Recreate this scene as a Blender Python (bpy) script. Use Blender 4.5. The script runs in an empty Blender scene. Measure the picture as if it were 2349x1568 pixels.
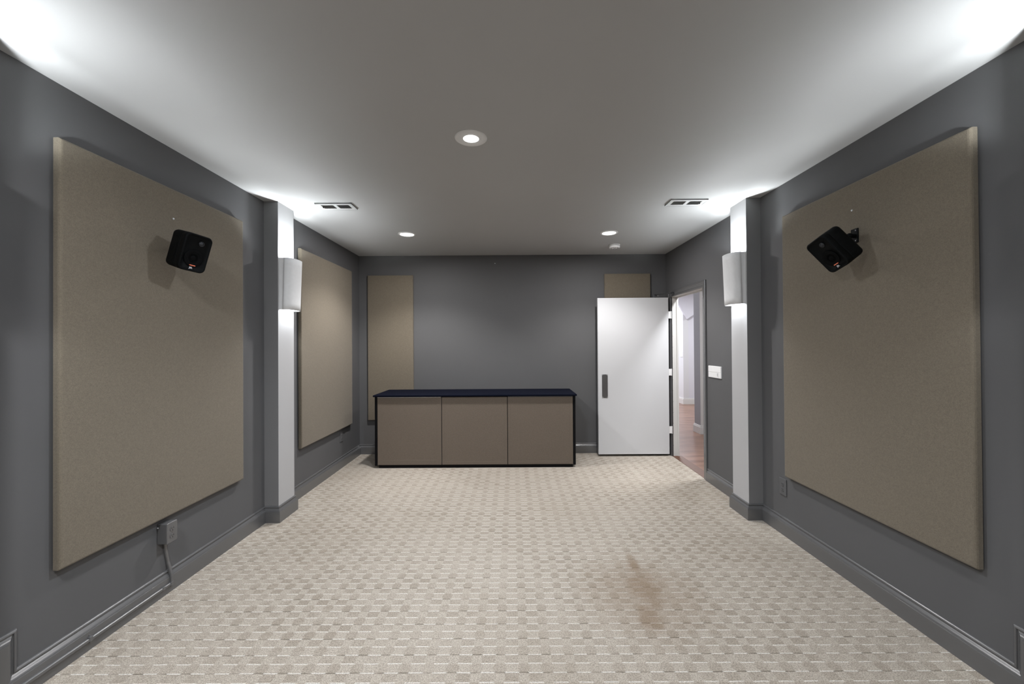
import bpy, bmesh, math, random
from mathutils import Vector, Matrix
random.seed(3)
S = bpy.context.scene
COL = S.collection

# ------------------------------------------------------------------ measures (metres)
XL, XR, D, H = -2.052, 2.043, 5.469, 2.64      # left wall, right wall, back wall, ceiling
YB = -2.2                                       # wall behind the camera
CAMZ = 1.4437
P1, P2, PD = 3.373, 3.617, 0.117                # far pilasters: y range, projection
N1, N2 = 1.255, 1.499                           # near pilasters
DO1, DO2, DOH = 4.393, 5.279, 2.045             # door opening in the right wall
WT = 0.082                                      # right wall thickness
STEP_Y, STEP_Z = 1.535, 0.161                   # carpeted step the camera stands on

# ------------------------------------------------------------------ node helpers
def new_mat(name):
    m = bpy.data.materials.new(name); m.use_nodes = True
    nt = m.node_tree; nt.nodes.clear()
    out = nt.nodes.new('ShaderNodeOutputMaterial'); b = nt.nodes.new('ShaderNodeBsdfPrincipled')
    nt.links.new(b.outputs[0], out.inputs[0])
    return m, nt, b

def lin(c):
    return tuple(((v/255)/12.92 if v/255 <= .04045 else ((v/255+.055)/1.055)**2.4) for v in c)

class G:
    """small expression builder on math nodes"""
    def __init__(self, nt): self.nt = nt
    def n(self, t, **k):
        x = self.nt.nodes.new(t)
        for a, v in k.items(): setattr(x, a, v)
        return x
    def put(self, sock, v):
        if hasattr(v, 'is_linked') or isinstance(v, bpy.types.NodeSocket): self.nt.links.new(v, sock)
        else: sock.default_value = v
    def m(self, op, a, b=None, c=None):
        x = self.n('ShaderNodeMath', operation=op)
        self.put(x.inputs[0], a)
        if b is not None: self.put(x.inputs[1], b)
        if c is not None: self.put(x.inputs[2], c)
        return x.outputs[0]
    def ss(self, v, a, b, lo=0.0, hi=1.0):
        x = self.n('ShaderNodeMapRange', interpolation_type='SMOOTHSTEP')
        self.put(x.inputs[0], v); x.inputs[1].default_value = a; x.inputs[2].default_value = b
        x.inputs[3].default_value = lo; x.inputs[4].default_value = hi
        return x.outputs[0]
    def noise(self, vec, scale, detail=3, rough=.55, dist=0):
        x = self.n('ShaderNodeTexNoise'); x.inputs['Scale'].default_value = scale
        x.inputs['Detail'].default_value = detail; x.inputs['Roughness'].default_value = rough
        x.inputs['Distortion'].default_value = dist
        self.nt.links.new(vec, x.inputs['Vector']); return x.outputs[0]
    def mix(self, f, a, b, mode='MIX'):
        x = self.n('ShaderNodeMix', data_type='RGBA', blend_type=mode)
        self.put(x.inputs[0], f)
        for s, v in ((x.inputs[6], a), (x.inputs[7], b)):
            if isinstance(v, tuple): s.default_value = (*v, 1) if len(v) == 3 else v
            else: self.nt.links.new(v, s)
        return x.outputs[2]
    def bump(self, h, strength, dist=.01):
        x = self.n('ShaderNodeBump'); x.inputs['Strength'].default_value = strength
        x.inputs['Distance'].default_value = dist
        self.nt.links.new(h, x.inputs['Height']); return x.outputs[0]
    def pos(self):
        return self.n('ShaderNodeNewGeometry').outputs['Position']
    def obj(self):
        return self.n('ShaderNodeTexCoord').outputs['Object']

def paint(name, col, rough=.55, var=.05, scale=3., bump=.05, bscale=350, spec=.4):
    m, nt, b = new_mat(name); g = G(nt)
    p = g.obj()
    n = g.noise(p, scale, 4)
    c = lin(col)
    hi = tuple(min(1, v*(1+var)) for v in c); lo = tuple(v*(1-var) for v in c)
    nt.links.new(g.mix(n, lo, hi), b.inputs['Base Color'])
    b.inputs['Roughness'].default_value = rough
    b.inputs['Specular IOR Level'].default_value = spec
    if bump: nt.links.new(g.bump(g.noise(p, bscale, 2), bump, .002), b.inputs['Normal'])
    return m

def plain(name, col, rough=.5, metal=0., spec=.5, emit=None, es=0):
    m, nt, b = new_mat(name); g = G(nt)
    n = g.noise(g.obj(), 40, 2); c = lin(col)
    nt.links.new(g.mix(n, tuple(v*.96 for v in c), tuple(min(1, v*1.04) for v in c)), b.inputs['Base Color'])
    b.inputs['Roughness'].default_value = rough; b.inputs['Metallic'].default_value = metal
    b.inputs['Specular IOR Level'].default_value = spec
    if emit:
        b.inputs['Emission Color'].default_value = (*emit, 1); b.inputs['Emission Strength'].default_value = es
    return m

def fabric(name, col, bump=.25, fine=420, sheen=.15):
    m, nt, b = new_mat(name); g = G(nt); p = g.obj()
    c = lin(col)
    n1 = g.noise(p, fine, 2, .6); n2 = g.noise(p, 4, 3); n3 = g.noise(p, 90, 2)
    f = g.m('ADD', g.m('MULTIPLY', n1, .82), g.m('MULTIPLY', n3, .18))
    base = g.mix(g.ss(f, .35, .65), tuple(v*.80 for v in c), tuple(v*1.2 for v in c))
    base = g.mix(g.m('MULTIPLY', n2, .25), base, tuple(v*.8 for v in c))
    nt.links.new(base, b.inputs['Base Color'])
    b.inputs['Roughness'].default_value = .95; b.inputs['Specular IOR Level'].default_value = .1
    b.inputs['Sheen Weight'].default_value = sheen
    nt.links.new(g.bump(f, bump, .003), b.inputs['Normal'])
    return m

def carpet():
    m, nt, b = new_mat('patterned_carpet'); g = G(nt)
    p = g.pos(); sep = g.n('ShaderNodeSeparateXYZ'); nt.links.new(p, sep.inputs[0])
    wob = g.noise(p, 9, 2)
    x = g.m('ADD', sep.outputs[0], g.m('MULTIPLY', g.m('SUBTRACT', wob, .5), .010))
    wob2 = g.noise(p, 13, 2)
    # the step's riser also carries the pattern: rows run on over its edge
    yz = g.m('ADD', sep.outputs[1], sep.outputs[2])
    y = g.m('ADD', yz, g.m('MULTIPLY', g.m('SUBTRACT', wob2, .5), .006))
    u = g.m('DIVIDE', g.m('ADD', x, 1.081), .1066)
    v = g.m('DIVIDE', g.m('SUBTRACT', y, 2.130), .1050)
    uu = g.m('ABSOLUTE', g.m('SUBTRACT', g.m('FRACT', g.m('ADD', u, .5)), .5))      # 0 at rectangle centre
    ub = g.m('SUBTRACT', .5, uu)                                                     # 0 at oval centre
    fv = g.m('FRACT', v)                                                             # 0..0.5 oval row, 0.5..1 rectangle row
    rowA = g.ss(fv, .49, .51)
    mA = g.m('MULTIPLY', g.m('MULTIPLY', g.ss(uu, .31, .25), rowA), g.m('MULTIPLY', g.ss(fv, .52, .56), g.ss(fv, .985, .95)))
    ell = g.m('ADD', g.m('POWER', g.m('DIVIDE', ub, .27), 2.), g.m('POWER', g.m('ABSOLUTE', g.m('DIVIDE', g.m('SUBTRACT', fv, .25), .25)), 2.4))
    mB = g.m('MULTIPLY', g.ss(ell, 1.25, .75), g.m('SUBTRACT', 1., rowA))
    cell = g.m('MAXIMUM', mA, mB)
    # seams
    dv5 = g.m('ABSOLUTE', g.m('SUBTRACT', g.m('FRACT', g.m('ADD', g.m('MULTIPLY', v, 2.), .5)), .5))  # distance to half rows (x2)
    dv1 = g.m('ABSOLUTE', g.m('SUBTRACT', g.m('FRACT', g.m('ADD', v, .5)), .5))
    white = g.m('MULTIPLY', g.ss(dv5, .085, .02), g.ss(uu, .33, .27))
    dark = g.m('MULTIPLY', g.ss(dv1, .045, .012), g.ss(ub, .25, .19))
    big = g.noise(p, 1.1, 3); con = g.ss(big, .36, .64, .45, 1.)
    loc = g.noise(p, 7, 2); con2 = g.ss(loc, .35, .6, .35, 1.)
    fine = g.noise(p, 240, 2, .7); mid = g.noise(p, 120, 2, .6)
    base = lin((167, 159, 148)); dk = lin((138, 129, 117)); wh = lin((214, 211, 205)); bk = lin((86, 78, 68))
    c = g.mix(g.m('MULTIPLY', g.m('MULTIPLY', g.m('MULTIPLY', cell, con), con2), .66), base, dk)
    c = g.mix(g.m('MULTIPLY', white, .75), c, wh)
    c = g.mix(g.m('MULTIPLY', dark, g.m('MULTIPLY', con2, .65)), c, bk)
    sp = g.ss(g.m('ADD', g.m('MULTIPLY', fine, .65), g.m('MULTIPLY', mid, .35)), .33, .67, .66, 1.36)
    spc = g.n('ShaderNodeCombineColor'); [nt.links.new(sp, s) for s in spc.inputs[:3]]
    c = g.mix(1., c, spc.outputs[0], 'MULTIPLY')
    # brown spill mark
    def blob(cx, cy, rx, ry):
        dx = g.m('DIVIDE', g.m('SUBTRACT', sep.outputs[0], cx), rx); dy = g.m('DIVIDE', g.m('SUBTRACT', sep.outputs[1], cy), ry)
        return g.m('SUBTRACT', 1., g.m('SQRT', g.m('ADD', g.m('MULTIPLY', dx, dx), g.m('MULTIPLY', dy, dy))))
    b1 = g.m('MAXIMUM', blob(.77, 2.43, .14, .30), g.m('MAXIMUM', blob(.71, 2.18, .09, .16), blob(.78, 2.68, .05, .16)))
    b2 = blob(.74, 2.38, .46, .50)
    nz = g.noise(p, 11, 4, .6)
    st = g.ss(g.m('ADD', b1, g.m('MULTIPLY', g.m('SUBTRACT', nz, .5), 1.1)), -.3, .8)
    st2 = g.m('MULTIPLY', g.ss(g.m('ADD', b2, g.m('MULTIPLY', g.m('SUBTRACT', nz, .5), .9)), -.1, .8), .55)
    c = g.mix(g.m('MULTIPLY', g.m('MAXIMUM', st, st2), .56), c, lin((112, 88, 62)))
    # faint general soiling
    soil = g.ss(g.noise(p, .8, 4, .6), .45, .75, 0, .25)
    c = g.mix(soil, c, lin((126, 114, 98)))
    nt.links.new(c, b.inputs['Base Color'])
    b.inputs['Roughness'].default_value = 1.; b.inputs['Specular IOR Level'].default_value = .05
    hgt = g.m('ADD', g.m('MULTIPLY', white, 1.), g.m('ADD', g.m('MULTIPLY', dark, -1.2), g.m('ADD', g.m('MULTIPLY', fine, 1.0), g.m('MULTIPLY', cell, -.4))))
    nt.links.new(g.bump(hgt, .55, .005), b.inputs['Normal'])
    return m

def hall_floor_mat():
    m, nt, b = new_mat('stained_hall_floor'); g = G(nt); p = g.pos()
    mp = g.n('ShaderNodeMapping'); mp.inputs['Scale'].default_value = (1.2, 5, 1); nt.links.new(p, mp.inputs[0])
    n = g.noise(mp.outputs[0], 1.6, 5, .6); n2 = g.noise(p, 6, 4)
    c = g.mix(g.ss(n, .35, .65), lin((92, 66, 56)), lin((128, 98, 84)))
    c = g.mix(g.m('MULTIPLY', n2, .35), c, lin((134, 100, 74)))
    nt.links.new(c, b.inputs['Base Color'])
    b.inputs['Roughness'].default_value = .28
    nt.links.new(g.bump(n2, .15, .01), b.inputs['Normal'])
    return m

M = dict(
    wall=paint('grey_wall_paint', (94, 94, 95), .65, .05, 2.2, .05, spec=.25),
    pilside=paint('grey_pilaster_paint', (121, 121, 122), .65, .05, 2.2, .05, spec=.25),
    pil=paint('light_grey_pilaster_paint', (179, 179, 180), .6, .03, 2.2, .03),
    ceil=paint('grey_ceiling_paint', (181, 181, 181), .75, .03, 1.5, .03, spec=.12),
    trim=paint('grey_trim_paint', (92, 92, 93), .24, .03, 3, .0, spec=1.),
    fab=fabric('tan_panel_fabric', (117, 109, 96)),
    cloth=fabric('brown_door_fabric', (110, 100, 90), .15, 500),
    carpet=carpet(), hall_floor=hall_floor_mat(),
    white=paint('white_door_paint', (205, 206, 208), .45, .01, 2, .0),
    hallw=paint('white_hall_paint', (205, 205, 212), .7, .02, 2, .0),
    hallt=paint('white_hall_trim', (205, 204, 201), .4, .01, 2, .0),
    plastic=plain('white_plastic', (232, 232, 232), .4),
    sconce=plain('white_ceramic', (232, 233, 234), .75, spec=.1),
    black=plain('black_speaker_plastic', (7, 9, 10), .6, spec=.12),
    blackg=plain('black_gloss', (16, 17, 19), .25),
    cone=plain('black_cone_paper', (7, 8, 9), .75, spec=.1),
    dome=plain('dark_dome_metal', (52, 54, 57), .35, .5),
    navy=fabric('navy_top_cloth', (9, 13, 27), .1, 600, 0.),
    blackwood=plain('black_lacquer', (9, 9, 12), .55, spec=.15),
    steel=plain('brushed_steel', (150, 150, 152), .33, 1.),
    orange=plain('orange_badge', (240, 128, 98), .5),
    logo=plain('silver_letters', (205, 205, 212), .5),
    hole=plain('dark_slot', (14, 14, 14), .8, spec=.1),
    vent=plain('vent_enamel', (200, 201, 201), .45),
    ventd=plain('vent_slat_enamel', (120, 121, 121), .5),
    screw=plain('bright_screw', (235, 238, 242), .3, .3),
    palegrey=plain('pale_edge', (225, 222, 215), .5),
    lamp=plain('lit_lens', (255, 255, 255), .5, emit=(1, .985, .97), es=3),
    bulb=plain('lit_bulb', (255, 255, 255), .5, emit=(1, .985, .96), es=4),
)

# ------------------------------------------------------------------ mesh helpers
def link(name, me, mats, parent=None, smooth=False):
    o = bpy.data.objects.new(name, me); COL.objects.link(o)
    for m in (mats if isinstance(mats, (list, tuple)) else [mats]): me.materials.append(m)
    if smooth:
        for f in me.polygons: f.use_smooth = True
    if parent: o.parent = parent
    return o

def finish(name, bm, mats, parent=None, smooth=False, fix=True):
    if fix: bmesh.ops.recalc_face_normals(bm, faces=bm.faces[:])
    me = bpy.data.meshes.new(name); bm.to_mesh(me); bm.free()
    return link(name, me, mats, parent, smooth)

def finish_each(name, bm, mats, parent=None, smooth=False):
    """every loose piece of bm becomes an object of its own"""
    bmesh.ops.recalc_face_normals(bm, faces=bm.faces[:])
    seen = set(); out = []
    for v0 in bm.verts:
        if v0 in seen: continue
        isl = [v0]; seen.add(v0); k = 0
        while k < len(isl):
            for e in isl[k].link_edges:
                o = e.other_vert(isl[k])
                if o not in seen: seen.add(o); isl.append(o)
            k += 1
        ix = {v: i for i, v in enumerate(isl)}
        fs = {f for v in isl for f in v.link_faces}
        me = bpy.data.meshes.new(name); me.from_pydata([v.co[:] for v in isl], [], [[ix[v] for v in f.verts] for f in fs]); me.update()
        out.append(link(name, me, mats, parent, smooth))
    bm.free(); return out

def add_box(bm, lo, hi, bev=0., seg=2, mi=0):
    lo = Vector(lo); hi = Vector(hi)
    r = bmesh.ops.create_cube(bm, size=1, matrix=Matrix.Translation((lo+hi)/2) @ Matrix.Diagonal((*(hi-lo), 1)))
    fs = {f for v in r['verts'] for f in v.link_faces}
    for f in fs: f.material_index = mi
    if bev:
        es = list({e for v in r['verts'] for e in v.link_edges})
        bmesh.ops.bevel(bm, geom=es, offset=bev, segments=seg, affect='EDGES', profile=.5)
    return bm

def box(name, lo, hi, m, parent=None, bev=0., seg=2, smooth=False):
    bm = bmesh.new(); add_box(bm, lo, hi, bev, seg); return finish(name, bm, m, parent, smooth)

def add_loft(bm, rings, cap0=True, cap1=True, closed=True, mi=0):
    vs = [[bm.verts.new(p) for p in r] for r in rings]
    n = len(rings[0])
    for a, b in zip(vs, vs[1:]):
        for i in range(n if closed else n-1):
            j = (i+1) % n
            f = bm.faces.new((a[i], a[j], b[j], b[i])); f.material_index = mi
    if cap0: bm.faces.new(vs[0][::-1]).material_index = mi
    if cap1: bm.faces.new(vs[-1]).material_index = mi
    return vs

def lathe(bm, prof, n=48, mat=Matrix(), cap0=True, cap1=True):
    rings = []
    for r, z in prof:
        rings.append([mat @ Vector((r*math.cos(2*math.pi*i/n), r*math.sin(2*math.pi*i/n), z)) for i in range(n)])
    return add_loft(bm, rings, cap0, cap1)

def tube(bm, pts, r, n=10, cap=True):
    pts = [Vector(p) for p in pts]; rings = []; ref = None
    for i, p in enumerate(pts):
        t = (pts[min(i+1, len(pts)-1)] - pts[max(i-1, 0)]).normalized()
        if ref is None: ref = t.orthogonal().normalized()
        ref = (ref - t*ref.dot(t)).normalized(); b = t.cross(ref)
        rings.append([p + r*(math.cos(2*math.pi*k/n)*ref + math.sin(2*math.pi*k/n)*b) for k in range(n)])
    add_loft(bm, rings, cap, cap)

def rrect(w, h, r, n=8):
    """rounded rectangle in x,z"""
    out = []
    for cx, cz, a0 in ((w/2-r, h/2-r, 0), (-w/2+r, h/2-r, 90), (-w/2+r, -h/2+r, 180), (w/2-r, -h/2+r, 270)):
        for k in range(n+1):
            a = math.radians(a0 + 90*k/n); out.append((cx+r*math.cos(a), cz+r*math.sin(a)))
    return out

def empty(name, loc=(0, 0, 0), mat=None):
    o = bpy.data.objects.new(name, None); COL.objects.link(o); o.empty_display_size = .1
    if mat is not None: o.matrix_world = mat
    else: o.location = loc
    return o

def tag(o, label, cat, group=None):
    o['label'] = label; o['category'] = cat
    if group: o['group'] = group
    return o

def struct(o, label=None):
    o['kind'] = 'structure'
    if label: o['label'] = label
    return o

def copy_tree(o, parent=None):
    c = o.copy(); COL.objects.link(c)
    if parent: c.parent = parent
    for ch in list(o.children): copy_tree(ch, c)
    return c

# ------------------------------------------------------------------ room shell
TH = .12
struct(box('floor', (XL-TH, STEP_Y-.02, -.1), (XR+.003, D+TH, 0), M['carpet']), 'beige patterned carpet floor with a brown stain')
bm = bmesh.new(); add_box(bm, (XL-TH, YB-TH, -.1), (XR+TH, STEP_Y, STEP_Z), .02, 4)
struct(finish('floor_step', bm, M['carpet']), 'carpeted raised step at the near end of the room')
struct(box('ceiling', (XL-TH, YB-TH, H), (XR+TH, D+TH, H+.1), M['ceil']), 'flat grey painted ceiling')
struct(box('wall_left', (XL-TH, YB-TH, -.1), (XL, D+TH, H+.05), M['wall']), 'long dark grey wall with two fabric panels')
struct(box('wall_back', (XL-.05, D, -.1), (XR+.05, D+TH, H+.05), M['wall']), 'dark grey end wall behind the low cabinet')
struct(box('wall_front', (XL-.05, YB-TH, -.1), (XR+.05, YB, H+.05), M['pil']), 'unseen wall facing the low cabinet, light grey to bounce light')  # out of view; pale paint added to bounce light onto the pilaster fronts
bm = bmesh.new()
for lo, hi in (((XR, YB-TH, -.1), (XR+WT, DO1, H+.05)), ((XR, DO2, -.1), (XR+WT, D+TH, H+.05)), ((XR, DO1, DOH), (XR+WT, DO2, H+.05))):
    add_box(bm, lo, hi)
wr = finish('wall_right', bm, [M['wall'], M['hallw']])
for f in wr.data.polygons:
    if f.normal.x > .9: f.material_index = 1
struct(wr, 'long dark grey wall with the open doorway')

def pilaster(name, y1, y2, side, z0, label):
    x0, x1 = (XL-.01, XL+PD) if side < 0 else (XR-PD, XR+.01)
    bm = bmesh.new(); add_box(bm, (x0, y1, z0), (x1, y2, H+.01), .003, 2)
    o = finish(name, bm, [M['pilside'], M['pil']])
    for f in o.data.polygons:
        if f.normal.x*-side > .8: f.material_index = 1     # the face towards the room is painted a lighter grey
    return struct(o, label)
pilaster('trim_1', P1, P2, -1, 0, 'grey pilaster on the left wall between the two panels')
pilaster('trim_2', P1, P2, 1, 0, 'grey pilaster on the right wall beside the door')
pilaster('trim_3', N1, N2, -1, STEP_Z-.01, 'grey pilaster on the left wall standing on the step')
pilaster('trim_4', N1, N2, 1, STEP_Z-.01, 'grey pilaster on the right wall standing on the step')

PROF = [(.021, -.01), (.021, .0880), (.0205, .0900), (.0180, .0908), (.0178, .0935), (.0168, .0965), (.0148, .1005), (.0120, .1045), (.0088, .1085), (.0058, .1125), (.0050, .1145),
        (.0050, .1172), (.0085, .1180), (.0102, .1205), (.0100, .1235), (.0082, .1268), (.0050, .1298), (.0, .131)]
def baseboard_side(name, side, breaks, label):
    """sweep of the moulding along a side wall, round the far pilaster, up the step and round the near pilaster"""
    X = XL if side < 0 else XR; s = 1 if side < 0 else -1
    runs = []
    def st(fn): return [fn(t, h) for t, h in PROF]
    P = lambda out, y, z: (X + s*out, y, z)
    YV = 1.557
    A = [st(lambda t, h: P(t, D+.0, h)),
         st(lambda t, h: P(t, P2+t, h)), st(lambda t, h: P(PD+t, P2+t, h)), st(lambda t, h: P(PD+t, P1-t, h)), st(lambda t, h: P(t, P1-t, h)),
         st(lambda t, h: P(t, YV+max(h, 0), h)), st(lambda t, h: P(t, YV+max(h, 0), STEP_Z+h)),
         st(lambda t, h: P(t, N2+t, STEP_Z+h)), st(lambda t, h: P(PD+t, N2+t, STEP_Z+h)), st(lambda t, h: P(PD+t, N1-t, STEP_Z+h)), st(lambda t, h: P(t, N1-t, STEP_Z+h)),
         st(lambda t, h: P(t, YB, STEP_Z+h))]
    if breaks:      # the doorway interrupts the right-hand run
        runs = [[A[0], st(lambda t, h: P(t, breaks[1], h))], [st(lambda t, h: P(t, breaks[0], h))] + A[1:]]
    else: runs = [A]
    bm = bmesh.new()
    for r in runs:
        rings = [[(X - s*.004, q[0][1], q[0][2])] + q + [(X - s*.004, q[-1][1], q[-1][2])] for q in r]
        add_loft(bm, rings, True, True, False)
    return struct(finish(name, bm, M['trim']), label)
CW = .072
baseboard_side('baseboard_left', -1, None, 'grey moulded baseboard along the left wall')
baseboard_side('baseboard_right', 1, (DO1-CW+.001, DO2+CW-.001), 'grey moulded baseboard along the right wall')
bm = bmesh.new()
rings = [[(x, D+.004, -.01)] + [(x, D-t, h) for t, h in PROF] + [(x, D+.004, .131)] for x in (XL, XR)]
add_loft(bm, rings, False, False, False)
struct(finish('baseboard_back', bm, M['trim']), 'grey moulded baseboard along the end wall')

# ------------------------------------------------------------------ doorway
CP = [(0, 0), (0, .011), (.004, .0125), (.030, .013), (.034, .0155), (.044, .0165), (.048, .020), (.062, .0215), (.068, .020), (CW, .014), (CW, 0)]
bm = bmesh.new()
def cst(y, sy, z, sz): return [(XR - t, y + sy*w, z + sz*w) for w, t in CP]
add_loft(bm, [cst(DO1, -1, -.01, 0), cst(DO1, -1, DOH, 1), cst(DO2, 1, DOH, 1), cst(DO2, 1, -.01, 0)], True, True, False)
struct(finish('trim_5', bm, M['trim']), 'grey moulded casing round the doorway')
bm = bmesh.new()
J = .016
for lo, hi in (((XR-.001, DO1-.001, 0), (XR+WT+.001, DO1+.002, DOH)), ((XR+.001, DO2-.003, -.005), (XR+WT+.001, DO2+.001, DOH)), ((XR-.001, DO1, DOH-.004), (XR+WT+.001, DO2, DOH+.001))):
    add_box(bm, lo, hi)
add_box(bm, (XR+.062, DO2-.014, -.005), (XR+WT, DO2, DOH-.003), .002)     # stop on the hinge jamb
add_box(bm, (XR+.062, DO1, DOH-.016), (XR+WT, DO2, DOH), .002)
jb = finish('trim_6', bm, M['hallt']); struct(jb, 'white painted door jamb inside the doorway')
bm = bmesh.new()
for k in range(14):
    z = .14 + k*.14
    lathe(bm, [(.0028, 0), (.0022, .0012), (0.0004, .0016)], 10, Matrix.Translation((XR+.012, DO2-.003, z)) @ Matrix.Rotation(math.pi/2, 4, 'X'))
finish_each('jamb_screw', bm, M['ventd'], jb, True)
box('seal', (XR-.0005, DO2-.0062, 0), (XR+.006, DO2-.0028, DOH-.004), M['hole'], jb)
struct(box('trim_7', (XR-.004, DO1, -.02), (XR+WT+.03, DO2, .003), plain('brown_threshold', (84, 52, 34), .5)), 'brown threshold strip in the doorway')

LX0, LX1, LY, LZ0, LZ1 = 1.092, 2.003, 5.279, .027, 2.037
door = empty('door_1', (LX1, LY, LZ0)); struct(door, 'white door standing open against the end wall')
def dl(x, y, z): return (x-LX1, y-LY, z-LZ0)
box('door_leaf', dl(LX0, LY, LZ0), dl(LX1, LY+.044, LZ1), M['white'], door, .0015, 2)
pull = box('pull_plate', dl(1.141, LY-.0035, .752), dl(1.215, LY+.001, 1.054), M['steel'], door, .001, 2)
bm = bmesh.new()
for x in (1.149, 1.207):
    for z in (.760, 1.046):
        lathe(bm, [(.004, 0), (.0035, .001), (.0005, .0015)], 12, Matrix.Translation(dl(x, LY-.0035, z)) @ Matrix.Rotation(math.pi/2, 4, 'X'))
finish_each('plate_screw', bm, M['screw'], pull, True)
for z0, z1 in ((1.768, 1.859), (1.034, 1.119), (.291, .382)):
    bm = bmesh.new()
    add_box(bm, dl(LX1+.001, LY+.0005, z0), dl(LX1+.032, LY+.004, z1), .0015, 2)
    for k in range(4):
        zz = z0+.012+k*(z1-z0-.024)/3
        lathe(bm, [(.003, 0), (.0024, .001)], 10, Matrix.Translation(dl(LX1+(.012 if k % 2 else .022), LY+.0005, zz)) @ Matrix.Rotation(math.pi/2, 4, 'X'))
    tube(bm, [dl(LX1+.034, LY-.002, z0-.002), dl(LX1+.034, LY-.002, z1+.002)], .0055, 12)
    finish('hinge', bm, M['plastic'], door)
arm = empty('closer', dl(1.85, LY+.05, LZ1)); arm.parent = door
def al(x, y, z): return (x-1.85, y-(LY+.05), z-LZ1)
bm = bmesh.new(); add_box(bm, al(1.60, LY+.046, 1.955), al(1.90, LY+.092, 2.012), .006, 2)
finish('closer_body', bm, M['steel'], arm)
bm = bmesh.new()
tube(bm, [al(1.845, LY+.068, 2.005), al(1.845, LY+.068, 2.085)], .008, 10)
tube(bm, [al(1.845, LY+.066, 2.083), al(1.94, 5.245, 2.081), al(2.006, 5.165, 2.079)], .0042, 8)
tube(bm, [al(1.847, LY+.066, 2.078), al(1.868, LY-.02, 2.055)], .006, 8)
add_box(bm, al(1.996, 5.142, 2.068), al(2.030, 5.182, 2.092), .003, 2)
finish('closer_arm', bm, plain('dark_closer_steel', (92, 93, 95), .35, .8), arm)
bm = bmesh.new(); add_box(bm, al(1.856, LY-.026, 2.050), al(1.876, LY-.006, 2.066), .003, 2)
finish('closer_knuckle', bm, M['steel'], arm)

# ------------------------------------------------------------------ hall seen through the doorway
HX = XR + WT
struct(box('floor_hall', (HX-.08, -1, -.1), (9, 14, -.004), M['hall_floor']), 'reddish brown polished floor in the hall')
struct(box('ceiling_hall', (HX, -1, 2.75), (9, 14, 2.85), M['hallw']), 'white ceiling in the hall')
# wall end with white baseboard that stands near the doorway
bm = bmesh.new(); add_box(bm, (2.992, 6.566, -.02), (3.60, 6.785, 2.8)); 
pl = finish('wall_hall', bm, [paint('grey_hall_paint', (150, 150, 152), .7, .02, 2, 0), M['hallt']])
for f in pl.data.polygons:
    if f.normal.y < -.9: f.material_index = 1
struct(pl, 'grey wall end with white face in the hall')
bm = bmesh.new()
for t, z0, z1 in ((.018, -.01, .105), (.013, .105, .12), (.008, .12, .132)):
    add_box(bm, (2.992-t, 6.566-t, z0), (3.62, 6.785+t, z1), .001, 1)
struct(finish('baseboard_hall', bm, M['hallt']), 'white baseboard round the near hall wall end')
# far walls
struct(box('wall_far', (4.075, 9.82, -.02), (9, 9.95, 2.8), M['hallw']), 'pale far wall of the hall')
sw = struct(box('wall_far_side', (4.072, 9.818, -.02), (4.2, 14, 2.8), M['white']), 'bright white side wall of the hall')
bm = bmesh.new()
for t, z0, z1 in ((.018, -.01, .105), (.013, .105, .12), (.008, .12, .135)):
    add_box(bm, (4.072-t, 9.818-t, z0), (8.9, 13.9, z1), .001, 1)
struct(finish('baseboard_far', bm, M['hallt']), 'white baseboard along the far hall walls')
struct(box('wall_hall_end', (HX, 13.9, -.02), (4.2, 14, 2.8), M['hallw'])); struct(box('wall_hall_side', (8.9, -1, -.02), (9, 10, 2.8), M['hallw'])); struct(box('wall_hall_near', (HX, -1.1, -.02), (9, -1, 2.8), M['hallw']))
struct(box('wall_hall_left', (HX-.02, D+TH-.01, -.02), (HX+.02, 14, 2.8), M['hallw']))
# sloped underside of the stairs: a prism coming to a V at the bottom
bm = bmesh.new()
prof = [(3.74, 2.76), (4.70, 2.76), (4.70, 2.407), (4.142, 2.022)]
add_loft(bm, [[(x, 9.745, z) for x, z in prof], [(x, 9.81, z) for x, z in prof]])
struct(finish('trim_8', bm, M['hallw']), 'sloped white underside of the stairs in the hall')
t = empty('light_switch', (4.072, 9.9, 1.12))
box('plate', (-.006, -.045, 0), (0.001, .075, .125), M['plastic'], t, .002)
box('rocker', (-.010, -.005, .03), (-.005, .03, .095), M['plastic'], t, .002)
tag(t, 'small white switch plate on the bright hall wall beyond the doorway', 'light switch')

# ------------------------------------------------------------------ acoustic panels
def panel(y0, y1, side, z0, z1, label):
    """fabric panel on a side wall; rounded front edges"""
    y0, y1 = sorted((y0, y1)); cy, cz = (y0+y1)/2, (z0+z1)/2; w, h = y1-y0, z1-z0
    rings = []
    for off, ins in ((.0002, .03), (.006, .03), (.0065, .004), (.008, .0), (.028, .0), (.034, .0025), (.0375, .0065), (.039, .012)):
        rings.append([(off, a, b) for a, b in rrect(w-2*ins, h-2*ins, .004, 3)])
    bm = bmesh.new(); add_loft(bm, rings)
    o = finish('acoustic_panel', bm, M['fab'])
    for f in o.data.polygons: f.use_smooth = False
    if side == 'L': o.matrix_world = Matrix.Translation((XL, cy, cz))
    elif side == 'R': o.matrix_world = Matrix.Translation((XR, cy, cz)) @ Matrix.Rotation(math.pi, 4, 'Z')
    return tag(o, label, 'acoustic panel', 'fabric acoustic panels on the walls')
panel(1.816, 3.060, 'L', .454, 2.383, 'large tan fabric panel on the left wall with a surface outlet box below')
panel(3.895, 5.130, 'L', .466, 2.378, 'tan fabric panel on the left wall between pilaster and far corner')
panel(1.789, 3.050, 'R', .453, 2.384, 'large tan fabric panel on the right wall beside the flush grey outlet')
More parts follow.
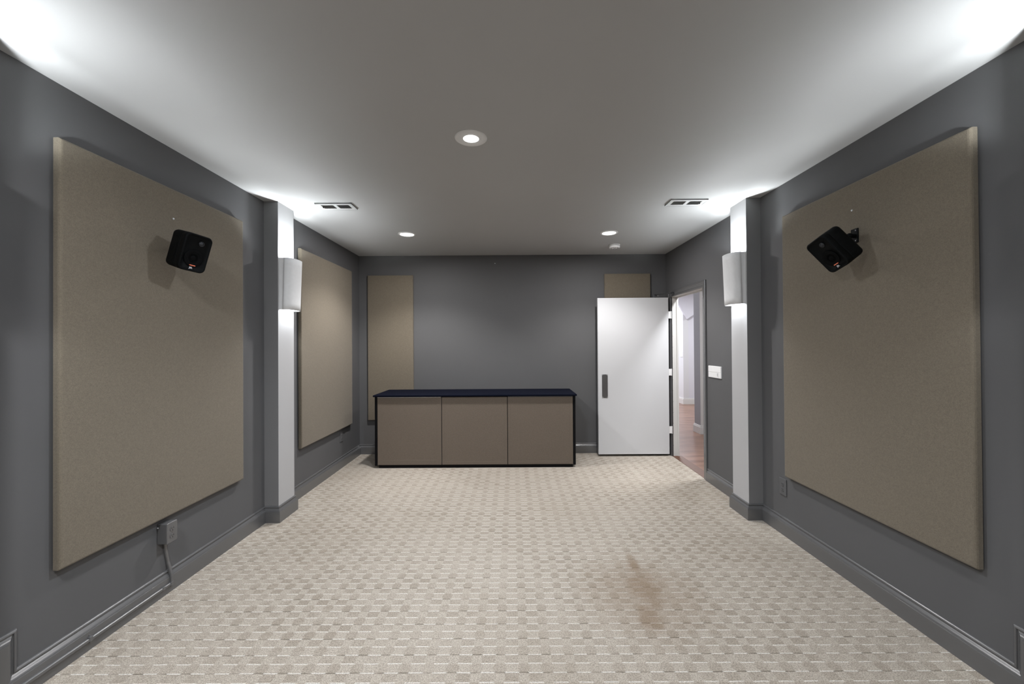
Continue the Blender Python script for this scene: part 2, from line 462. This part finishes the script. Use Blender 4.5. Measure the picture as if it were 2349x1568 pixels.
def back_panel(x0, x1, z0, z1, label):
    w, h = x1-x0, z1-z0; rings = []
    for off, ins in ((.0002, .03), (.006, .03), (.0065, .004), (.008, .0), (.028, .0), (.034, .0025), (.0375, .0065), (.039, .012)):
        rings.append([(a, -off, b) for a, b in rrect(w-2*ins, h-2*ins, .004, 3)])
    bm = bmesh.new(); add_loft(bm, rings)
    o = finish('acoustic_panel', bm, M['fab']); o.location = ((x0+x1)/2, D, (z0+z1)/2)
    return tag(o, label, 'acoustic panel', 'fabric acoustic panels on the walls')
back_panel(-1.930, -1.322, .452, 2.376, 'narrow brown fabric panel on the end wall behind the cabinet')
back_panel(1.218, 1.830, .452, 2.377, 'narrow brown fabric panel on the end wall mostly hidden by the open door')

def wall_screw(loc, rot, label):
    bm = bmesh.new(); lathe(bm, [(.0055, 0), (.0055, .004), (.0042, .006), (.001, .007)], 16)
    o = finish('screw', bm, M['screw'], None, True); o.matrix_world = Matrix.Translation(loc) @ rot
    tag(o, label, 'screw')
wall_screw((XL+.038, 2.424, 2.204), Matrix.Rotation(math.pi/2, 4, 'Y'), 'small bright screw head above the speaker on the left wall panel')
wall_screw((XR-.038, 2.415, 2.221), Matrix.Rotation(-math.pi/2, 4, 'Y'), 'small bright screw head above the speaker on the right wall panel')
wall_screw((-.234, D+.0015, 2.530), Matrix.Rotation(math.pi/2, 4, 'X'), 'tiny pale screw head high on the bare end wall')

# ------------------------------------------------------------------ loudspeakers
def speaker(R, tpos, k, mount, label):
    c = Vector((0, 0, CAMZ))
    loc = c + (Vector(tpos) - c)*k
    mat = Matrix.Translation(loc) @ Matrix(R).to_4x4()
    w, h, d = .159*k, .235*k, .143*k
    t = empty('wall_speaker', mat=mat)
    rc = .030*k
    def ring(y, ins): return [(a, y, b) for a, b in rrect(w-2*ins, h-2*ins, max(rc-ins*.6, .004), 7)]
    bm = bmesh.new()
    add_loft(bm, [ring(-d/2+.010, .012), ring(-d/2+.0035, .0095), ring(-d/2+.001, .006), ring(-d/2+.0025, .002), ring(-d/2+.007, 0), ring(-d/2+.042*k, 0), ring(-d/2+.044*k, .0025), ring(-d/2+.047*k, .0025)])
    for f in bm.faces: f.smooth = True
    finish('front_baffle', bm, M['black'], t)
    bm = bmesh.new()
    add_loft(bm, [ring(-d/2+.046*k, .003), ring(-d/2+.0465*k, .001), ring(-d/2+.049*k, .0005), ring(d/2-.018, .0015), ring(d/2-.007, .004), ring(d/2-.002, .009), ring(d/2, .016)])
    for f in bm.faces: f.smooth = True
    cab = finish('cabinet', bm, M['black'], t)
    # recessed slot and seam on both flanks, seam over the top corners
    bm = bmesh.new()
    for s in (-1, 1):
        add_box(bm, (s*w/2-.0012, -d/2+.064*k, -h*.33), (s*w/2+.0004, -d/2+.070*k, h*.16), .0004, 1)
    add_box(bm, (-w/2+.004, -d/2+.084*k, h/2-.036*k), (-w/2-.0003, -d/2+.0855*k, h/2-.034*k))
    finish_each('side_slot', bm, M['hole'], cab)
    bm = bmesh.new()
    for s in (-1, 1):
        add_box(bm, (s*w/2-.001, -d/2+.078*k, h/2-.050*k), (s*w/2+.0007, d/2-.022, h/2-.047*k), .0003, 1)
        add_box(bm, (s*w/2-.001, -d/2+.078*k, -h/2+.032*k), (s*w/2+.0007, d/2-.022, -h/2+.035*k), .0003, 1)
    finish_each('seam_rib', bm, M['black'], cab)
    fy = -d/2+.0090
    def fm(ax, az): return Matrix.Translation((w*(ax-.5), fy, h*(az-.5))) @ Matrix.Rotation(math.pi/2, 4, 'X')
    bm = bmesh.new()
    rw = .30*w
    lathe(bm, [(rw*1.13, -.001), (rw*1.13, .0035), (rw*1.06, .004), (rw*.98, .0025), (rw*.9, .004), (rw*.8, .002), (rw*.38, -.004), (rw*.36, -.002), (rw*.2, .001), (.001, .002)], 48, fm(.48, .36))
    finish('woofer', bm, M['cone'], t, True)
    bm = bmesh.new()
    lathe(bm, [(.0165*k, -.001), (.0165*k, .003), (.0135*k, .0045), (.0115*k, .002), (.0105*k, .003), (.0075*k, .0065), (.003*k, .008), (.0005, .0083)], 32, fm(.63, .775))
    finish('tweeter', bm, M['dome'], t, True)
    bd = box('badge', (-.0175*k+w*.0, fy-.0085, h*(.165-.5)-.0030*k), (.0155*k, fy+.004, h*(.165-.5)+.0028*k), M['orange'], t, .0006, 1)
    cu = bpy.data.curves.new('lettering', 'FONT'); cu.body = 'JBL'; cu.size = .0155*k; cu.extrude = .0006; cu.offset = .0004
    cu.align_x = 'CENTER'; cu.align_y = 'CENTER'; cu.materials.append(M['logo'])
    tmp = bpy.data.objects.new('lettering_curve', cu); COL.objects.link(tmp)
    bpy.context.view_layer.update()
    lm = bpy.data.meshes.new_from_object(tmp.evaluated_get(bpy.context.evaluated_depsgraph_get()))
    bpy.data.objects.remove(tmp, do_unlink=True)
    tx = bpy.data.objects.new('lettering', lm); COL.objects.link(tx); tx.parent = t
    if not lm.materials: lm.materials.append(M['logo'])
    tx.location = (-.004*k, fy-.0022, h*(.093-.5)); tx.rotation_euler = (math.pi/2, 0, 0); tx.scale = (.98, 1, 1)
    box('lettering_base', (-.012*k, fy-.0016, h*(.093-.5)-.006*k), (.008*k, fy+.003, h*(.093-.5)+.006*k), M['black'], t)
    # bracket: wall plate with two screws, ball and arm into the cabinet back
    br = empty('bracket'); br.parent = t
    inv = mat.inverted()
    mp = Vector(mount); nrm = Vector((1 if mp.x < 0 else -1, 0, 0))
    bm = bmesh.new()
    lo = mp + Vector((0, -.026, -.042)); hi = mp + Vector((nrm.x*.007, .026, .042))
    add_box(bm, [min(a, b) for a, b in zip(lo, hi)], [max(a, b) for a, b in zip(lo, hi)], .004, 2)
    tube(bm, [mp + nrm*.005, mp + nrm*.03], .012, 14)
    bmesh.ops.create_uvsphere(bm, u_segments=20, v_segments=12, radius=.017, matrix=Matrix.Translation(mp + nrm*.034))
    tube(bm, [mp + nrm*.034, mat @ Vector((0, d/2-.004, h*.02))], .010, 14)
    bm.transform(inv); finish('bracket_arm', bm, M['black'], br)
    bm = bmesh.new()
    for dz in (-.03, .03):
        lathe(bm, [(.005, 0), (.0045, .002), (.001, .003)], 12, Matrix.Translation(mp + nrm*.007 + Vector((0, -.012, dz))) @ Matrix.Rotation(math.pi/2*nrm.x, 4, 'Y'))
    bm.transform(inv); finish_each('bracket_screw', bm, M['steel'], br)
    return tag(t, label, 'speaker', 'black speakers on the side wall panels')
RL_ = [[0.32867, -0.89941, 0.28814], [0.94066, 0.33902, -0.01474], [-0.08443, 0.27589, 0.95747]]
RR_ = [[-0.01400, 0.82258, -0.56848], [-0.96248, 0.14299, 0.23061], [0.27098, 0.55038, 0.78972]]
speaker(RL_, (-2.0474, 2.5863, 2.0479), .909, (XL+.039, 2.445, 2.03), 'black speaker tilted on the left wall panel')
speaker(RR_, (2.0397, 2.5973, 2.0354), .905, (XR-.039, 2.395, 2.065), 'black speaker steeply tipped on the right wall panel')

# ------------------------------------------------------------------ sconces
def sconce(side, yc, z0, z1, label, group):
    """U-shaped uplighter: two flat cheeks and a curved, slightly flaring shield, open above and below"""
    hw = .113
    t = empty('wall_sconce', (XL+PD if side < 0 else XR-PD, yc, z0))
    if side > 0: t.rotation_euler = (0, 0, math.pi)
    hh = z1-z0
    def arc(zf, ins, n=28):
        p0 = .031 + .010*zf - ins*.2; p1 = .094 + .017*zf - ins
        w = hw - ins
        return [(p0 + (p1-p0)*math.sin(math.pi*k/n)**.72, -w*math.cos(math.pi*k/n), zf*hh) for k in range(n+1)]
    bm = bmesh.new()
    n = 8
    outer = [arc(k/n, 0) for k in range(n+1)]; inner = [arc(k/n, .005) for k in range(n+1)]
    rings = [o + i[::-1] for o, i in zip(outer, inner)]
    add_loft(bm, rings)
    o = finish('shield', bm, M['sconce'], t)
    for f in o.data.polygons: f.use_smooth = abs(f.normal.z) < .5
    bm = bmesh.new()
    for s in (-1, 1):
        y0, y1 = s*(hw-.0045), s*(hw-.0105)
        add_loft(bm, [[(.0005, y0, .001), (.038, y0, .001), (.038, y1, .001), (.0005, y1, .001)], [(.0005, y0, hh-.001), (.048, y0, hh-.001), (.048, y1, hh-.001), (.0005, y1, hh-.001)]])
    finish('side_cheek', bm, M['sconce'], t)
    box('back_plate', (.0003, -.06, hh*.3), (.006, .06, hh*.7), M['sconce'], t, .001)
    ho = box('lamp_holder', (.005, -.02, hh*.52), (.066, .02, hh*.60), M['plastic'], t, .003)
    bm = bmesh.new()
    lathe(bm, [(.008, 0), (.011, .01), (.012, .05), (.010, .085), (.003, .095)], 20, Matrix.Translation((.050, 0, hh*.60)))
    finish('bulb', bm, M['bulb'], t, True)
    return tag(t, label, 'wall lamp', group)
SG = 'white half-round wall lamps on the pilasters'
sconce(-1, 3.495, 1.747, 2.178, 'white half-round wall lamp on the left wall pilaster', SG)
sconce(1, 3.495, 1.770, 2.200, 'white half-round wall lamp on the right pilaster near the doorway', SG)
SN = 'white half-round wall lamps above the step'
sconce(-1, 1.37, 1.747, 2.178, 'white half-round wall lamp on the pilaster above the step, left wall', SN)
sconce(1, 1.37, 1.770, 2.200, 'white half-round wall lamp on the pilaster above the step, right wall', SN)

# ------------------------------------------------------------------ ceiling fittings
def downlight(x, y, label, group='recessed ceiling lights', k=1.):
    t = empty('ceiling_light', (x, y, H))
    bm = bmesh.new()
    lathe(bm, [(.074*k, -.0005), (.074*k, -.006), (.079, -.0085), (.086, -.0075), (.093, -.003), (.094, -.0002)], 56, cap0=False, cap1=False)
    finish('trim_ring', bm, M['plastic'], t, True)
    bm = bmesh.new()
    lathe(bm, [(.075*k, -.0042), (.05*k, -.005), (.02*k, -.0054), (.001, -.0055)], 56, cap0=False)
    finish('lens', bm, M['lamp'], t, True)
    return tag(t, label, 'ceiling light', group)
downlight(-.235, 2.362, 'bright recessed ceiling light in the middle of the ceiling', k=.62)
downlight(-1.134, 4.400, 'recessed ceiling light above the left end of the cabinet')
downlight(1.041, 4.402, 'recessed ceiling light in front of the smoke detector')
DN = 'recessed ceiling lights above the step'
downlight(-1.134, .33, 'recessed ceiling light above the step by the left wall', DN)
downlight(1.041, .33, 'recessed ceiling light above the step by the right wall', DN)

def vent(x0, y0, flip, label):
    w, d = .306, .153
    t = empty('ceiling_vent', (x0+w/2, y0+d/2, H))
    bm = bmesh.new()
    gx0, gx1, gy = .030, .012, .034
    ow, od = w/2, d/2
    # stamped face: flat plate with two grille openings made of bars
    slots = [(-ow+.034, -.012), (.016, ow-.034)]
    z0, z1 = -.011, -.007
    xs = [-ow, slots[0][0], slots[0][1], slots[1][0], slots[1][1], ow]
    add_box(bm, (-ow, -od, z0), (ow, -od+gy, z1)); add_box(bm, (-ow, od-gy, z0), (ow, od, z1))
    for a, b in ((0, 1), (2, 3), (4, 5)): add_box(bm, (xs[a], -od+gy, z0), (xs[b], od-gy, z1))
    # rim
    for lo, hi in (((-ow, -od, z0), (ow, -od+.003, -.0005)), ((-ow, od-.003, z0), (ow, od, -.0005)), ((-ow, -od, z0), (-ow+.003, od, -.0005)), ((ow-.003, -od, z0), (ow, od, -.0005))):
        add_box(bm, lo, hi)
    finish('frame', bm, M['vent'], t)
    box('duct', (-ow+.02, -od+.02, -.004), (ow-.02, od-.02, -.0008), M['hole'], t)
    for (a, b) in slots:
        n = 9
        for k in range(n):
            x = a + (k+.5)*(b-a)/n; s = 1 if a < 0 else -1
            if flip: s = -s
            bm = bmesh.new()
            add_box(bm, (-.0008, -od+gy, -.0036), (.0008, od-gy, .0036))
            bm.transform(Matrix.Translation((x, 0, -.0085)) @ Matrix.Rotation(math.radians(28*s), 4, 'Y'))
            finish('louver', bm, M['ventd'], t)
    bm = bmesh.new()
    for s in (-1, 1):
        lathe(bm, [(.003, -.0108), (.0026, -.0125), (.0004, -.013)], 10, Matrix.Translation((s*(ow-.016), 0, 0)))
    finish_each('vent_screw', bm, M['steel'], t)
    tube_bm = bmesh.new(); s = -1 if not flip else 1
    add_box(tube_bm, (s*(ow-.040)-.003, -.004, -.020), (s*(ow-.040)+.003, .004, -.009), .001, 1)
    finish('damper_lever', tube_bm, M['hole'], t)
    return tag(t, label, 'vent', 'ceiling air vents beside the pilasters')
vent(-1.652, 3.411, False, 'white ceiling air vent near the left wall pilaster')
vent(1.316, 3.379, True, 'white ceiling air vent near the right wall pilaster')

t = empty('smoke_detector', (1.231, 4.936, H))
bm = bmesh.new(); lathe(bm, [(.066, 0), (.067, -.012), (.064, -.016), (.063, -.018)], 40)
finish('base', bm, M['plastic'], t, True)
bm = bmesh.new(); lathe(bm, [(.062, -.0175), (.065, -.020), (.065, -.034), (.058, -.041), (.030, -.044), (.001, -.0445)], 40)
hd = finish('cover', bm, M['plastic'], t, True)
bm = bmesh.new()
for k in range(10):
    a = 2*math.pi*k/10
    add_box(bm, (-.008, .040, -.0440), (.008, .046, -.0400))
    bmesh.ops.rotate(bm, verts=bm.verts[-8:], cent=(0, 0, 0), matrix=Matrix.Rotation(a, 3, 'Z'))
finish_each('sensing_slot', bm, M['hole'], hd)
bm = bmesh.new(); lathe(bm, [(.010, -.0435), (.009, -.0465), (.001, -.047)], 20, Matrix.Translation((.0, -.015, 0)))
finish('test_button', bm, M['ventd'], t, True)
tag(t, 'round white smoke detector on the ceiling above the open door', 'smoke detector')

# ------------------------------------------------------------------ wall plates
t = empty('dimmer_switch', (XR, 4.145, 1.095))
box('plate', (-.010, -.129, 0), (.0005, .129, .1195), M['plastic'], t, .003, 3)
box('lid', (-.0125, -.127, .058), (-.008, .127, .1175), M['plastic'], t, .002, 2)
box('lower_panel', (-.0118, -.127, .002), (-.008, .127, .0555), M['plastic'], t, .002, 2)
bm = bmesh.new()
for k in range(7): add_box(bm, (-.0128, -.080, .012+k*.0058), (-.0112, -.0745, .0148+k*.0058), .0004, 1)
add_box(bm, (-.0128, -.062, .020), (-.0112, -.058, .050))
finish_each('slider_mark', bm, plain('grey_marks', (110, 110, 110), .5), t)
tag(t, 'wide white dimmer switch plate between doorway and pilaster', 'light switch')

def duplex(t, off, mats):
    """receptacle faces with slots, on a plate lying in the local y-z plane at x = 0 facing +x"""
    for zc in (.037, .078):
        bm = bmesh.new()
        add_loft(bm, [[(0, a, b+zc) for a, b in rrect(.032, .028, .011, 5)], [(.0022, a, b+zc) for a, b in rrect(.0315, .0275, .011, 5)]])
        f = finish('receptacle', bm, mats, t); f.location = off
        bm = bmesh.new()
        for dy in (-.0062, .0062): add_box(bm, (.0018, dy-.0012, zc-.001), (.0026, dy+.0012, zc+.008))
        add_loft(bm, [[(.0018, a, b+zc-.008) for a, b in rrect(.005, .005, .0024, 4)], [(.0026, a, b+zc-.008) for a, b in rrect(.005, .005, .0024, 4)]])
        finish_each('slot', bm, M['hole'], f)
    bm = bmesh.new(); lathe(bm, [(.0032, 0), (.0028, .0012), (.0004, .0016)], 12, Matrix.Translation((0, 0, .0575)) @ Matrix.Rotation(math.pi/2, 4, 'Y'))
    finish('plate_screw', bm, M['steel'], t).location = off
t = empty('wall_outlet', (XR, 3.119, .292)); t.rotation_euler = (0, 0, math.pi)
box('plate', (-.0005, -.040, 0), (.007, .040, .125), M['wall'], t, .0025, 3)
duplex(t, (.007, 0, .004), M['wall'])
tag(t, 'flush grey painted outlet low on the right wall beside the panel', 'outlet')
t = empty('wall_outlet', (XL, 4.882, .305))
box('plate', (-.0005, -.040, 0), (.007, .040, .118), M['wall'], t, .0025, 3)
duplex(t, (.007, 0, .001), M['wall'])
tag(t, 'grey painted outlet low on the left wall near the far corner', 'outlet')
t = empty('outlet_box', (XL, 2.3905, .309))
bm = bmesh.new()
add_box(bm, (.0005, -.0355, 0), (.052, .0355, .115), .003, 2)
finish('box_body', bm, M['trim'], t)
box('plate', (.0515, -.037, -.001), (.0595, .037, .117), M['trim'], t, .004, 3)
duplex(t, (.0595, 0, 0), M['trim'])
bm = bmesh.new(); lathe(bm, [(.004, 0), (.004, .002), (.001, .003)], 10, Matrix.Translation((.006, -.0355, .095)) @ Matrix.Rotation(math.pi/2, 4, 'X'))
finish('side_screw', bm, M['screw'], t)
tag(t, 'grey surface-mounted outlet box under the left wall panel', 'outlet')

# cable raceway: down from the box, over the baseboard, then along it
t = empty('cable_raceway', (XL, 2.42, .0))
def sweep_rect(bm, pts, half_w, half_t, up):
    """flat channel along pts; up = thickness axis"""
    rings = []
    pts = [Vector(p) for p in pts]
    for i, p in enumerate(pts):
        d = (pts[min(i+1, len(pts)-1)]-pts[max(i-1, 0)]).normalized(); u = Vector(up[i]).normalized()
        u = (u - d*u.dot(d)).normalized(); s = d.cross(u)
        rings.append([p + s*a + u*b for a, b in ((-half_w, -half_t), (half_w, -half_t), (half_w, half_t*.4), (half_w*.7, half_t), (-half_w*.7, half_t), (-half_w, half_t*.4))])
    add_loft(bm, rings)
bm = bmesh.new()
pts, ups = [], []
for k in range(13):
    f = k/12; z = .309 - .179*f
    e = 3*f*f-2*f*f*f
    pts.append((.007+.010*max(0, f-.75)*4, -.020+.026*e, z)); ups.append((1, 0, .0))
for x, z in ((.020, .118), (.025, .104), (.0262, .090), (.0262, .050)):
    pts.append((x, .006, z)); ups.append((1, 0, 0))
sweep_rect(bm, pts, .0085, .006, ups)
finish('down_channel', bm, M['trim'], t)
box('elbow', (.0185, -.006, .036), (.034, .016, .060), M['trim'], t, .003, 2)
bm = bmesh.new()
sweep_rect(bm, [(.0245, .0, .049), (.0245, -.20, .050), (.0245, -.80, .054), (.0245, -.862, .055)], .0082, .0062, [(1, 0, 0)]*4)
finish('run_channel', bm, M['trim'], t)
bm = bmesh.new(); add_box(bm, (.018, -.468, .041), (.0325, -.452, .066), .002, 2); add_box(bm, (.018, -.463, .062), (.024, -.457, .074), .001, 1)
finish('coupling', bm, M['trim'], t)
bm = bmesh.new(); add_box(bm, (.018, -.060, .040), (.0322, -.045, .0595), .002, 2)
finish('coupling', bm, M['trim'], t)
tag(t, 'grey cable channel running from the outlet box along the left baseboard', 'cable channel')

# ------------------------------------------------------------------ low cabinet
CX0, CX1, CY = -1.633, .729, 4.825
t = empty('media_cabinet', ((CX0+CX1)/2, (CY+5.445)/2, 0)); O = Vector(t.location)
def cb(name, lo, hi, m, bev=.001, parent=None, seg=2):
    return box(name, Vector(lo)-O, Vector(hi)-O, m, parent or t, bev, seg)
YR = 5.427
cb('top', (CX0-.016, CY-.024, .8395), (CX1+.016, YR, .860), M['navy'], .006, seg=3)
cb('side_panel', (CX0, CY, .030), (CX0+.026, YR-.003, .839), M['blackwood'])
cb('side_panel', (CX1-.026, CY, .030), (CX1, YR-.003, .839), M['blackwood'])
cb('plinth', (CX0+.045, CY+.012, 0), (CX1-.036, YR-.02, .034), M['blackwood'])
cb('carcass', (CX0+.027, CY+.026, .0345), (CX1-.027, YR-.004, .8385), M['blackwood'])
xs = [CX0+.0275, -.8450, -.0705, CX1-.0275]
for i in range(3):
    a, b = xs[i]+.0035, xs[i+1]-.0035
    bm = bmesh.new(); add_box(bm, Vector((a, CY-.001, .0375))-O, Vector((b, CY+.020, .833))-O, .003, 3)
    d = finish('door', bm, M['cloth'], t)
    # stiles and rails behind the stretched cloth show as a shallow frame
    bm = bmesh.new(); fr = .055 if i == 0 else .035
    for lo, hi in (((a+.004, CY-.0021, .041), (a+fr, CY, .829)), ((b-fr, CY-.0021, .041), (b-.004, CY, .829)), ((a+fr, CY-.0021, .041), (b-fr, CY, .041+fr)), ((a+fr, CY-.0021, .829-fr*.6), (b-fr, CY, .829))):
        add_box(bm, Vector(lo)-O, Vector(hi)-O, .0009, 1)
    finish('frame', bm, M['cloth'], d)
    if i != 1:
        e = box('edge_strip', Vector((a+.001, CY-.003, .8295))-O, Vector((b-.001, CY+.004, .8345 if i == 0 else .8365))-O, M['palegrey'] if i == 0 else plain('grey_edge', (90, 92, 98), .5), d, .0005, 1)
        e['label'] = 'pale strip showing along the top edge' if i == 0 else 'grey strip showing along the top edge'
tag(t, 'long low cabinet with three brown fabric doors and a navy top', 'cabinet')

# ------------------------------------------------------------------ lights the place has
def cool(c): return (c[0]*.955, c[1]*.995, c[2]*1.06)
def point(name, loc, w, r=.03, col=(1, .985, .965)):
    l = bpy.data.lights.new(name, 'POINT'); l.energy = w; l.shadow_soft_size = r; l.color = cool(col)
    o = bpy.data.objects.new(name, l); COL.objects.link(o); o.location = loc; return o
def spot(name, loc, w, ang, blend, r=.07, col=(1, .985, .97)):
    l = bpy.data.lights.new(name, 'SPOT'); l.energy = w; l.spot_size = math.radians(ang); l.spot_blend = blend; l.shadow_soft_size = r; l.color = cool(col)
    o = bpy.data.objects.new(name, l); COL.objects.link(o); o.location = loc; return o
def area(name, loc, w, sx, sy, rot=(0, 0, 0), col=(1, 1, 1)):
    l = bpy.data.lights.new(name, 'AREA'); l.energy = w; l.shape = 'RECTANGLE'; l.size = sx; l.size_y = sy; l.color = cool(col)
    o = bpy.data.objects.new(name, l); COL.objects.link(o); o.location = loc; o.rotation_euler = rot; return o
# lamp powers: sconce up, sconce down, middle, back left/right, near left/right ceiling lights, hall
GS, GL, GC, GB, GD, GN, GM, AC, AB, AN, GH = 10.4, 5., 84., 160., 116., 14., 18., 21., 19., 57., 1.2
def batwing(o, side):
    """uplighter optic: less light straight up, more towards the sides"""
    o.data.use_nodes = True; nt = o.data.node_tree; g = G(nt)
    em = next(n for n in nt.nodes if n.type == 'EMISSION')
    sep = g.n('ShaderNodeSeparateXYZ'); nt.links.new(g.n('ShaderNodeTexCoord').outputs['Normal'], sep.inputs[0])
    c = g.m('MAXIMUM', g.m('ABSOLUTE', sep.outputs[2]), .22)
    room = g.ss(g.m('MULTIPLY', sep.outputs[0], -side), -.12, .12)
    lobe = g.m('ADD', g.ss(c, .6, 1., 1., 2.2), g.m('MULTIPLY', room, g.m('SUBTRACT', g.m('POWER', c, -1.7), 1.)))
    wallward = g.ss(c, .2, .5, .4, 1.9)
    nt.links.new(g.m('MULTIPLY', lobe, g.m('ADD', room, g.m('MULTIPLY', g.m('SUBTRACT', 1., room), wallward))), em.inputs['Strength'])
for s, yc, z0 in ((-1, 3.495, 1.747), (1, 3.495, 1.770), (-1, 1.37, 1.747), (1, 1.37, 1.770)):
    x = XL+PD+.060 if s < 0 else XR-PD-.060
    if GS: batwing(point('sconce_light', (x, yc, z0+.400), GS, .016, (.985, 1, .965)), s)
    if GL: point('sconce_light_low', (x, yc, z0+.075), GL, .02, (1, 1, .97))
for x, y, w, c in ((-.235, 2.362, GC, (.97, 1, 1.03)), (-1.134, 4.40, GB, (1, .935, .87)), (1.041, 4.402, GD, (1, .935, .87)), (-1.134, .33, GN, (1, .97, .93)), (1.041, .33, GM, (1, .97, .93))):
    if w: spot('downlight', (x, y, H-.012), w, 126, .55, .06, c)
for x, y, w, c in ((-.235, 2.362, AC, (.97, 1, 1.03)), (-1.134, 4.40, AB, (1, .94, .88)), (1.041, 4.402, AB, (1, .94, .88)), (-1.134, .33, AN, (1, .975, .94)), (1.041, .33, AN*.3, (1, .975, .94))):
    if w:
        d = .34 if y < 1 else .14; o = area('downlight_glow', (x, y, H-.0125), w, d, d, (0, 0, 0), c); o.data.shape = 'DISK'
area('hall_light', (2.52, 4.6, 2.73), 44*GH, .3, .3, col=(1.03, 1, .96))
area('hall_light', (3.0, 8.3, 2.73), 60*GH, .6, .6, col=(1.03, 1, .96))
area('hall_light', (3.2, 11.5, 2.73), 95*GH, 1.0, 1.6, col=(1.02, 1, .97))
area('hall_light', (5.6, 8.3, 2.73), 50*GH, 1.5, 1.5, col=(1.02, 1, .97))

w = bpy.data.worlds.new('World'); S.world = w; w.use_nodes = True
w.node_tree.nodes['Background'].inputs[0].default_value = (.5, .52, .55, 1); w.node_tree.nodes['Background'].inputs[1].default_value = .02

# ------------------------------------------------------------------ camera
cam = bpy.data.cameras.new('camera'); co = bpy.data.objects.new('camera', cam); COL.objects.link(co)
cam.sensor_width = 36; cam.lens = 940/2349*36; cam.clip_start = .02
yaw, pitch, roll = 0.002424, 0.006537, 0.006551
Rz = Matrix.Rotation(yaw, 3, 'Z'); Rx = Matrix.Rotation(pitch, 3, 'X'); Ry = Matrix.Rotation(roll, 3, 'Y')
R = Rz @ Rx @ Ry @ Matrix.Rotation(math.pi/2, 3, 'X')
co.matrix_world = Matrix.Translation((0, 0, CAMZ)) @ R.to_4x4()
S.camera = co

S.view_settings.view_transform = 'Standard'; S.view_settings.look = 'None'
S.view_settings.exposure = 0.0; S.view_settings.gamma = 1.0
try: S.view_settings.use_curve_mapping = False
except Exception: pass
S.cycles.max_bounces = 10; S.cycles.diffuse_bounces = 6
S.cycles.sample_clamp_indirect = 8
